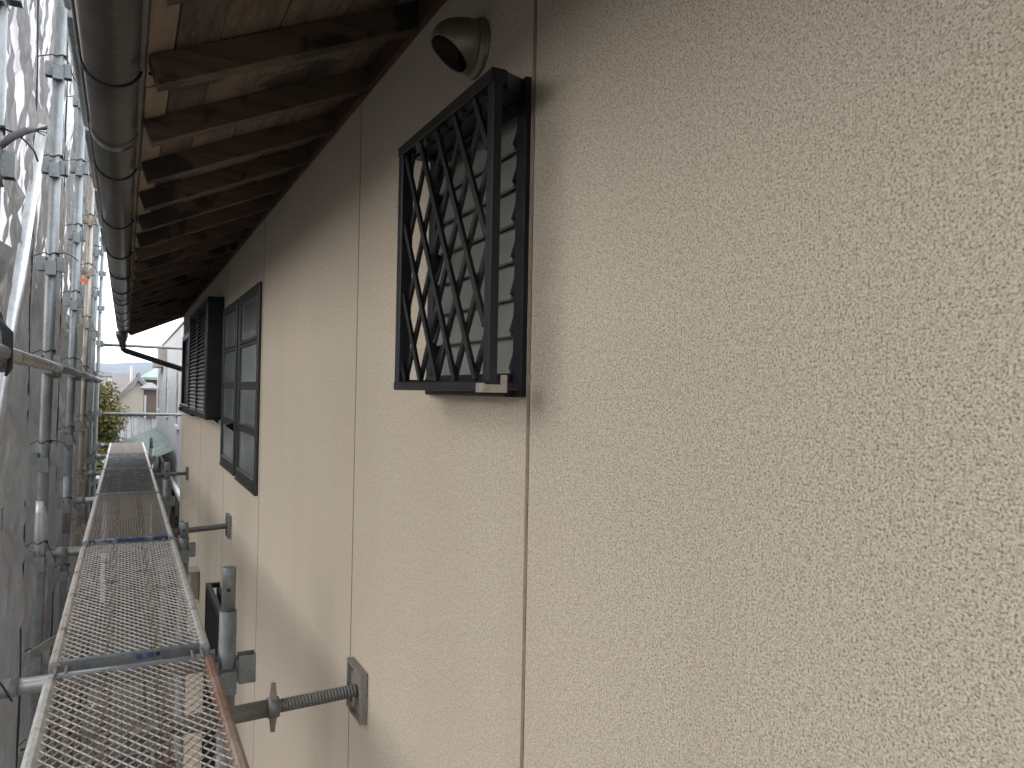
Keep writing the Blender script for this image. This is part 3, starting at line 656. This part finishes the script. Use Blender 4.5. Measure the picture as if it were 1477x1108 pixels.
# wall jacks
def jack(y, z, label, x0=.02, xh=.338):
    t = thing('wall_jack', (WX, y, z), label, 'wall jack', 'screw jacks bracing the scaffold against the wall')
    zb = z - .02
    P = lambda x: Vector((x, y, zb + (z-zb)*(x-x0)/(WX-x0)))
    MB().tube([P(x0), P(xh-.013)], .0205, 16).build('holder_tube', 'jack', t)
    b = MB(); pts = []; rs = []; n = int((WX-.018-xh)/.0026)
    for i in range(n+1):
        x = xh + (WX-.012-xh)*i/n; pts.append(P(x)); rs.append(.0168 if i % 3 != 1 else .0145)
    b.tube(pts, rs, 14); b.sm = [False]*len(b.sm); b.build('screw', 'jack', t)
    c = P(xh); b = MB(); b.tube([c+Vector((-.013, 0, 0)), c+Vector((.013, 0, 0))], .0245, 12)
    b.build('handle_nut', 'jack', t)
    for sg in (1, -1):
        b = MB(); b.add([c+Vector((a*dx, dy, sg*dz)) for dz, dx, dy0 in ((.019, .008, .012), (.045, .0055, .008), (.058, .005, .006)) for a, dy in ((-1, -dy0), (1, -dy0), (1, dy0), (-1, dy0))],
            [(0, 1, 5, 4), (1, 2, 6, 5), (2, 3, 7, 6), (3, 0, 4, 7), (4, 5, 9, 8), (5, 6, 10, 9), (6, 7, 11, 10), (7, 4, 8, 11), (8, 9, 10, 11)]); b.build('handle', 'jack', t)
    hw, hh = .066, .063; b = MB()
    b.bbox((WX-.010, y-hw, z-hh), (WX-.0015, y+hw, z+hh), .001)
    for a, c2 in (((y-hw, z-hh), (y+hw, z-hh+.009)), ((y-hw, z+hh-.009), (y+hw, z+hh)), ((y-hw, z-hh+.009), (y-hw+.009, z+hh-.009)), ((y+hw-.009, z-hh+.009), (y+hw, z+hh-.009))):
        b.box((WX-.019, a[0], a[1]), (WX-.0105, c2[0], c2[1]))
    pp = b.build('pad_plate', 'pad', t)
    b = MB()
    for sy in (-1, 1):
        for sz in (-1, 1): b.tube([(WX-.0100, y+sy*.043, z+sz*.041), (WX-.0112, y+sy*.043, z+sz*.041)], .006, 10)
    b.build('nail_holes', 'black', pp)
    return t
jack(1.908, -.768, 'nearest screw jack with a square plate flat on the wall beside a joint')
jack(4.61, -.79, 'middle screw jack reaching the wall below the casement windows', x0=.2, xh=.30)
jack(7.85, -.82, 'farthest screw jack with a small plate on the wall', x0=.2, xh=.34)
# bracket on the near post
b = MB()
for a, c in (((.308, 2.29, -.85), (.355, 2.294, -.77)), ((.308, 2.33, -.85), (.355, 2.334, -.77)), ((.351, 2.294, -.85), (.355, 2.33, -.77))): b.box(a, c)
tag(b.build('clip_bracket', 'galv_dull'), 'small U shaped steel bracket hooked on the nearest inner post', 'bracket')
# end rails
for z, lab in ((.545, 'upper cross pipe at the far end of the walkway'), (-.372, 'lower cross pipe at the far end of the walkway')):
    t = thing('end_rail', (PX, 11.38, z), lab, 'pipe', 'cross pipes closing the far end')
    MB().tube([(PX+.02, 11.38, z), (.95, 11.38, z-.01)], .0213, 12).build('tube', 'galv_dull', t)
    MB().box((PX+.0, 11.355, z-.035), (PX+.06, 11.405, z+.035)).build('clamp', 'galv_dull', t)

# mesh sheets, one per bay
def sheet(i, ya, yb, label):
    X0 = -.405; zlo, zhi = -CZ+.02, 3.2; nu, nv = 72, 190
    t = thing('mesh_sheet', (X0, ya, -CZ), label, 'mesh sheet', 'grey mesh sheets hung outside the scaffold poles')
    vs = []
    for j in range(nv+1):
        z = zlo+(zhi-zlo)*j/nv
        for k in range(nu+1):
            u = k/nu; y = ya+.012+(yb-ya-.024)*u
            edge = min(1, min(u, 1-u)/.12); edge = edge*edge*(3-2*edge)
            f1 = noise.noise(Vector((y*4.5+i*7, z*.7+y*.8, i*3.1))); f2 = noise.noise(Vector((y*13+z*3.0, z*1.5, i*1.7+9))); f3 = noise.noise(Vector((y*9-z*5, z*1.3, i+4.2)))
            f4 = noise.noise(Vector((y*26+z*7, z*5, 2.2+i)))
            f5 = noise.noise(Vector((y*3.2+z*2.1, z*.9-y*1.1, 5.5+i))); d = .05*f1 + .022*(1-2.4*abs(f2)) + .024*(1-2.4*abs(f3)) + .03*(1-2.6*abs(f5)) + .005*f4
            sag = .016*math.sin(z/.456*2*math.pi)*(1-edge)
            vs.append((X0 - .022 + .002*z + d*edge*.8 + sag*.4 + .010*(1-edge), y + .006*f2*(1-edge), z))
    b = MB(); b.add(vs, [(j*(nu+1)+k, j*(nu+1)+k+1, (j+1)*(nu+1)+k+1, (j+1)*(nu+1)+k) for j in range(nv) for k in range(nu)], True)
    b.build('cloth', 'sheet', t)
    # dark hem strips along both vertical edges
    for yy in (ya+.006, yb-.006):
        b = MB(); pts = [(X0+.004+.002*z+.003*math.sin(z*9+i), yy, z) for z in np.linspace(zlo, zhi, 60)]; b.tube(pts, .0045, 6); b.build('hem', 'black', t)
    # cords tying it to the pole
    rnd = random.Random(i*5+1)
    for z in zsock:
        if z < -2.5 or z > 2.2: continue
        x = PX + .011*z; zc = z+.055+rnd.uniform(-.02, .03); rr = .0275
        pts = [(X0+.006, ya-.01, zc-.02)]
        a0 = math.pi*1.05
        for q in range(13):
            a = a0 + q/12*math.pi*1.25; pts.append((x+rr*math.cos(a), ya+rr*math.sin(a), zc+.006*math.sin(q*.9+i)))
        b = MB(); b.tube(pts, .0026, 6)
        e = Vector(pts[9]); tl = [e]; dirv = Vector((rnd.uniform(.3, 1), -.3, rnd.uniform(-1.2, .5))).normalized()
        for q in range(5): dirv = (dirv + Vector((rnd.uniform(-.3, .3), 0, -.35))).normalized(); tl.append(tl[-1]+dirv*rnd.uniform(.015, .03))
        b.tube(tl, .0026, 6); b.tube([e+Vector((-.006, -.003, .0)), e+Vector((.006, -.004, .003))], .006, 8)
        b.build('tie_cord', 'black', t)
    return t
slab = ['mesh sheet beside the viewer', 'nearest crumpled grey mesh sheet, behind the slanting brace', 'grey mesh sheet between the braced pole and the next pole', 'grey mesh sheet ending at the tan pole', 'grey mesh sheet beginning at the tan pole', 'farthest grey mesh sheet, its black edge against the sky']
for i, (ya, yb) in enumerate(zip(PY[:-1], PY[1:])): sheet(i, ya, yb, slab[i])
sheet(9, -1.27, .53, 'unseen mesh sheet added behind the viewer to even the wall light')  # extra sheet out of view, added to soften light on the near wall
# frayed cord and webbing on the nearest pole
b = MB(); x, y = PX+.006, 2.33
pts = [(x+.03*math.cos(a), y+.03*math.sin(a), .60+.004*math.sin(3*a)) for a in np.linspace(0, 2*math.pi, 14)]
b.tube(pts, .005, 6); b.tube([(x+.02, y-.028, .60), (x+.045, y-.03, .63), (x+.075, y-.02, .655), (x+.095, y-.01, .665)], [.008, .010, .009, .006], 7)
for q in range(7): b.tube([(x+.093, y-.01, .664), (x+.115+.01*random.random(), y-.02+.03*random.random(), .655+.03*random.random())], .0016, 4)
b.tube([(x+.02, y-.03, .60), (x+.015, y-.035, .55), (x+.03, y-.032, .50)], [.008, .007, .004], 6)
tag(b.build('frayed_cord', 'grey_cord'), 'frayed grey cord knotted round the nearest pole', 'cord')
b = MB()
for q in range(5):
    a = q*.9; b.tube([(x+.03*math.cos(a), y-.04, .16+.02*q), (x+.05+.01*math.sin(a), y-.05, .13), (x+.06, y-.045, .08-.01*q), (x+.05, y-.05, .02)], [.0045, .005, .0045, .003], 6)
tag(b.build('webbing_strap', 'black'), 'bunch of black webbing tied to the guard rail at the view edge', 'strap')

# ------------------------------------------------------------------ under the deck
b = MB(); b.box((.30, 1.5, -CZ), (.50, 1.9, -3.1)); tag(b.build('siding_offcut', 'beige_board'), 'beige board leaning low against the wall beneath the nearest deck', 'board')
b = MB(); b.box((.22, 2.5, -CZ), (.42, 2.62, -3.0)); tag(b.build('siding_offcut', 'beige_board'), 'beige board standing beneath the nearest deck joint', 'board')

exec_bg = True
# ------------------------------------------------------------------ neighbours beyond the far end
def gable_house(name, loc, label, wall, roof, x0, x1, y0, y1, zw, zr, axis='y', windows=(), over=.5):
    t = thing(name, loc, label, 'house')
    MB().box((x0, y0, -CZ-3), (x1, y1, zw)).build('wall', wall, t)
    b = MB()
    if axis == 'y':
        xm = (x0+x1)/2
        ng = 14
        q = [(x0-over, zw-.25), (xm, zr), (x1+over, zw-.25), (x1+over, zw-.07), (xm, zr+.18), (x0-over, zw-.07)]
        b.prism(q, y0-over, y1+over)
        for k in range(int((y1-y0+2*over)/.2)):
            yy = y0-over+.1+k*.2
            b.tube([(x0-over, yy, zw-.06), (xm, yy, zr+.19)], .035, 6); b.tube([(x1+over, yy, zw-.06), (xm, yy, zr+.19)], .035, 6)
        b.tube([(xm, y0-over, zr+.22), (xm, y1+over, zr+.2)], .075, 8)
        g = MB(); g.add([(x0, y0, zw), (x1, y0, zw), (xm, y0, zr-.05), (x0, y0+.1, zw), (x1, y0+.1, zw), (xm, y0+.1, zr-.05)], [(0, 1, 2), (5, 4, 3), (0, 2, 5, 3), (1, 4, 5, 2)]); g.build('gable', wall, t)
    else:
        ym = (y0+y1)/2
        vs = [(x0-over, y0-over, zw-.25), (x0-over, ym, zr), (x0-over, y1+over, zw-.25), (x0-over, y1+over, zw-.07), (x0-over, ym, zr+.18), (x0-over, y0-over, zw-.07)]
        vs += [(x1+over, p[1], p[2]) for p in vs]
        b.add(vs, [(i, (i+1) % 6, 6+(i+1) % 6, 6+i) for i in range(6)] + [(5, 4, 3, 2, 1, 0), (6, 7, 8, 9, 10, 11)])
        for k in range(int((x1-x0+2*over)/.2)):
            xx = x0-over+.1+k*.2
            b.tube([(xx, y0-over, zw-.06), (xx, ym, zr+.19)], .035, 6); b.tube([(xx, y1+over, zw-.06), (xx, ym, zr+.19)], .035, 6)
        b.tube([(x0-over, ym, zr+.22), (x1+over, ym, zr+.2)], .075, 8)
    b.build('roof', roof, t)
    for (a, c) in windows:
        f = MB().box(a, c).build('window', 'white_trim', t)
        d = [c[i]-a[i] for i in range(3)]; e = .06; ax = d.index(min(d))
        lo = [a[i]+(e if i != ax else -.02) for i in range(3)]; hi = [c[i]-(e if i != ax else -.0) for i in range(3)]
        if ax == 0: hi[0] = a[0]+.0
        else: hi[1] = a[1]+.0
        MB().box(lo, hi).build('pane', 'dark_glass', f)
    return t
# white neighbour
nb = thing('white_building', (.95, 14, -CZ), 'tall white neighbouring building with narrow slit windows', 'building')
NX = .95
MB().box((NX, 13.5, -1.93), (7, 28, 1.2)).build('upper_wall', 'white_wall', nb)
MB().box((NX+.12, 13.6, -CZ), (6.9, 27.8, -2.02)).build('lower_wall', 'pink_wall', nb)
MB().box((NX-.06, 13.4, -2.02), (7.05, 28.05, -1.93)).build('ledge', 'white_trim', nb)
MB().box((NX-.03, 13.45, 1.2), (7.05, 28.05, 1.33)).build('parapet', 'white_trim', nb)
for ya, wd, za, zb in ((16.0, .8, -.75, .36), (20.4, .9, -.68, .50), (25.2, .9, -.66, .62)):
    f = MB(); f.box((NX-.03, ya-.07, za-.07), (NX+.02, ya, zb+.07)); f.box((NX-.03, ya+wd, za-.07), (NX+.02, ya+wd+.07, zb+.07)); f.box((NX-.03, ya, zb), (NX+.02, ya+wd, zb+.07)); f.box((NX-.05, ya, za-.07), (NX+.02, ya+wd, za))
    f = f.build('window', 'white_trim', nb)
    MB().box((NX-.025, ya, za), (NX-.01, ya+wd, zb)).build('pane', 'dark_glass', f)
for k in range(4): MB().box((NX+.05, 14+2.4*k, -2.9), (NX+.115, 15.2+2.4*k, -2.3)).build('lower_window', 'dark_glass', nb)
b = MB(); b.bbox((NX-.20, 21.5, .62), (NX-.001, 22.4, .98), .02); b.box((NX-.24, 23.5, .56), (NX-.001, 25.0, .72))
tag(b.build('vent_box', 'ac_beige'), 'beige boxed duct jutting from the white building', 'duct')
# green lean-to roof
lt = thing('lean_to_roof', (NX-.6, 17, -1.5), 'pale green sheet roof leaning on the white building past the walkway end', 'lean-to roof')
b = MB(); b.add([(NX-1.35, 16.5, -1.78), (NX-.08, 16.5, -1.22), (NX-.08, 25, -1.22), (NX-1.35, 25, -1.78), (NX-1.35, 16.5, -1.83), (NX-.08, 16.5, -1.27), (NX-.08, 25, -1.27), (NX-1.35, 25, -1.83)],
      [(0, 1, 2, 3), (7, 6, 5, 4), (0, 4, 5, 1), (1, 5, 6, 2), (2, 6, 7, 3), (3, 7, 4, 0)]); b.build('roof_sheet', 'patina', lt)
for k in range(19):
    yy = 16.6+k*.45; MB().tube([(NX-1.35, yy, -1.765), (NX-.09, yy, -1.205)], .022, 6).build('seam_rib', 'patina', lt)
MB().tube([(NX-1.38, 16.4, -1.80), (NX-1.38, 25.1, -1.80)], .05, 8).build('eave_gutter', 'white_trim', lt)
for yy in (16.8, 20.8, 24.8): MB().box((NX-1.3, yy-.04, -CZ), (NX-1.22, yy+.04, -1.86)).build('post', 'white_trim', lt)
b = MB(); b.tube([(.42, 15.2, -1.5), (.42, 15.2, -1.32), (.42, 15.2, -1.2)], [.14, .16, .06], 12); b.tube([(.42, 15.2, -CZ), (.42, 15.2, -1.5)], .05, 8)
tag(b.build('vent_pipe', 'copper_green'), 'green capped vent pipe near the white building', 'vent pipe')
# houses further off
gable_house('tiled_house', (0, 34, -CZ), 'cream house with silver grey stepped tile roofs beyond the green roof', 'cream', 'tile_grey', -.30, 1.15, 31, 40, -.60, .22, 'y', over=.18)
gable_house('low_tiled_house', (0, 27, -CZ), 'low annex with a striped silver tile roof in front of the cream house', 'cream', 'tile_grey', -.55, 3.0, 27, 31.5, -2.0, -1.2, 'x')
tw = thing('tower_house', (1.6, 30, -CZ), 'brown stair tower with a grey hipped cap roof', 'house')
MB().box((.58, 29.0, -CZ), (.97, 29.6, -.08)).build('wall', 'brown_wall', tw)
b = MB(); b.add([(.46, 28.85, -.05), (1.08, 28.85, -.05), (1.08, 29.75, -.05), (.46, 29.75, -.05), (.70, 29.2, .14), (.84, 29.2, .14), (.84, 29.4, .14), (.70, 29.4, .14), (.46, 28.85, -.11), (1.08, 28.85, -.11), (1.08, 29.75, -.11), (.46, 29.75, -.11)],
      [(0, 1, 5, 4), (1, 2, 6, 5), (2, 3, 7, 6), (3, 0, 4, 7), (4, 5, 6, 7), (8, 9, 1, 0), (9, 10, 2, 1), (10, 11, 3, 2), (11, 8, 0, 3), (11, 10, 9, 8)]); b.build('roof', 'tile_grey', tw)
MB().box((.60, 28.97, -3), (.66, 28.999, -.3)).build('corner_board', 'white_trim', tw)
cr = thing('copper_roof_house', (2, 38, -CZ), 'house with a green copper roof behind the brown stair tower', 'house')
MB().box((1.1, 50.2, -CZ), (6, 56, .5)).build('wall', 'brown_wall', cr)
b = MB(); b.add([(.75, 49.4, .55), (7, 49.4, .55), (7, 57, .55), (.75, 57, .55), (1.7, 51.4, 1.2), (6, 51.4, 1.2), (6, 55, 1.2), (1.7, 55, 1.2), (.75, 49.4, .40), (7, 49.4, .40), (7, 57, .40), (.75, 57, .40)],
      [(0, 1, 5, 4), (1, 2, 6, 5), (2, 3, 7, 6), (3, 0, 4, 7), (4, 5, 6, 7), (8, 9, 1, 0), (9, 10, 2, 1), (10, 11, 3, 2), (11, 8, 0, 3), (11, 10, 9, 8)]); b.build('roof', 'copper_green', cr)
gable_house('grey_roof_house', (-3, 44, -CZ), 'house with a dark grey gabled roof above the yellow green tree', 'cream', 'tile_dark', -5.2, -.95, 44, 50, -.15, .30, 'x', over=.3)
gable_house('awning_shed', (-.6, 23, -CZ), 'small shed with a pale yellow roof beside the tree', 'white_trim', 'yellow_wall', -.75, -.15, 27.5, 29.5, -2.0, -1.75, 'x', over=.12)
# distant houses on the slope
rnd = random.Random(11)
for k in range(9):
    y = rnd.uniform(70, 170); x = rnd.uniform(-.02, .045)*y*1.0 - .6; s = rnd.uniform(2.2, 4)
    z = -4.2 + 3.0*(y-60)/110
    t = thing('distant_house', (x, y, -CZ), 'small %s house with a %s roof among the bare trees of the valley' % (['white', 'cream'][k % 2], ['silver grey', 'dark grey'][k % 2]), 'house', 'small houses in the valley')
    MB().box((x-s/2, y-s/2, -CZ-.2), (x+s/2, y+s/2, z)).build('wall', ['white_trim', 'cream'][k % 2], t)
    b = MB(); b.prism([(x-s/2-.3, z), (x, z+s*.28), (x+s/2+.3, z)], y-s/2-.3, y+s/2+.3); b.build('roof', ['tile_grey', 'tile_dark'][k % 2], t)
# neighbour on the outer side, dark behind the mesh sheets
t = gable_house('dark_neighbour_house', (-5.7, 13, -CZ), 'dark brown neighbouring house dimly seen through the mesh sheets', 'dark_siding', 'tile_dark', -9.5, -1.9, 13, 30, 1.9, 4.3, 'y')

def tree(x, y, h, r, label, m, name='garden_tree', n=1500, ls=.11, zbase=-CZ, group=None):
    t = thing(name, (x, y, zbase), label, 'tree', group)
    rn = random.Random(int(x*100+y*7)); b = MB()
    b.tube([(x, y, zbase), (x+.05, y, zbase+h*.3), (x-.03, y+.05, zbase+h*.55), (x, y, zbase+h*.8)], [.11*h/4, .08*h/4, .05*h/4, .02], 8)
    cl = []
    for k in range(9):
        a = rn.uniform(0, 6.28); zz = rn.uniform(.35, .95); rr = r*rn.uniform(.3, .85)*(1.15-zz*.6)
        c = Vector((x+rr*math.cos(a), y+rr*math.sin(a), zbase+h*zz)); cl.append((c, r*rn.uniform(.28, .5)))
        b.tube([(x, y, zbase+h*(zz*.6)), c*.5+Vector((x, y, zbase+h*zz*.8))*.5, c], [.035*h/4, .02*h/4, .008], 5)
    b.build('trunk', 'bark', t)
    rs = np.random.RandomState(int(abs(x*37+y*11)) % 10000)
    vs = []; fs = []
    for k in range(n):
        c, q = cl[rs.randint(len(cl))]
        d = rs.normal(size=3); d /= np.linalg.norm(d); p = np.array(c) + d*q*rs.uniform(.35, 1.1)
        u = rs.normal(size=3); u /= np.linalg.norm(u); w = np.cross(u, d + .3*rs.normal(size=3)); w /= np.linalg.norm(w)+1e-6
        s = ls*rs.uniform(.6, 1.3); i0 = len(vs)
        vs += [tuple(p-u*s), tuple(p+w*s*.5), tuple(p+u*s), tuple(p-w*s*.5)]; fs.append((i0, i0+1, i0+2, i0+3))
    cb = MB(); cb.add(vs, fs); cb.build('crown', m, t)
    return t
tree(-.80, 22.5, 4.25, 1.0, 'yellow green garden tree beside the far end of the mesh sheets', 'leaf_yellow', n=9000, ls=.05)
tree(-.75, 18.0, 2.9, .8, 'darker green bush below the yellow green tree', 'leaf_green', 'garden_bush', n=6000, ls=.045)
for k, (x, y, h) in enumerate(((-3.2, 6.0, 5.0), (-2.6, 9.5, 5.4), (-3.6, 11.6, 5.8), (-2.6, 33.5, 7.5))):
    tree(x, y, h, 1.7, ['dark green tree behind the nearest mesh sheet', 'dark green tree behind the braced pole', 'dark green tree behind the tan pole', 'dark green tree behind the farthest mesh sheet'][k], 'leaf_green', n=3600, ls=.15, group='trees outside the mesh sheets')
# utility pole and wires
t = thing('utility_pole', (1.2, 95, -CZ), 'pale utility pole in front of the brown hillside', 'utility pole')
MB().tube([(.6, 95, -CZ), (.6, 95, 2.3)], [.19, .13], 8).build('shaft', 'concrete', t); MB().box((-.3, 94.95, 1.5), (1.5, 95.05, 1.6)).build('crossarm', 'concrete', t)
for z in (-1.2, -2.6):
    b = MB(); b.tube([(-14, 60, z+.3), (-4, 60, z-.1), (6, 60, z+.2), (16, 60, z+.5)], .02, 5); tag(b.build('overhead_wire', 'black'), 'thin overhead wire crossing in front of the hillside, ' + ('upper' if z > -2 else 'lower') + ' of the two', 'wire', 'overhead wires')

# ------------------------------------------------------------------ air
HZ = True
if HZ:
    m = bpy.data.materials.new('thin haze'); m.use_nodes = True; t = m.node_tree; t.nodes.clear()
    v = t.nodes.new('ShaderNodeVolumePrincipled'); v.inputs['Color'].default_value = (.48, .66, 1, 1); v.inputs['Density'].default_value = .00009; v.inputs['Anisotropy'].default_value = .2
    o = t.nodes.new('ShaderNodeOutputMaterial'); t.links.new(v.outputs[0], o.inputs['Volume'])
    b = MB(); b.box((-3100, -3100, -CZ-8), (3100, 3100, 130)); h = b.build('haze', m); tag(h, kind='stuff')
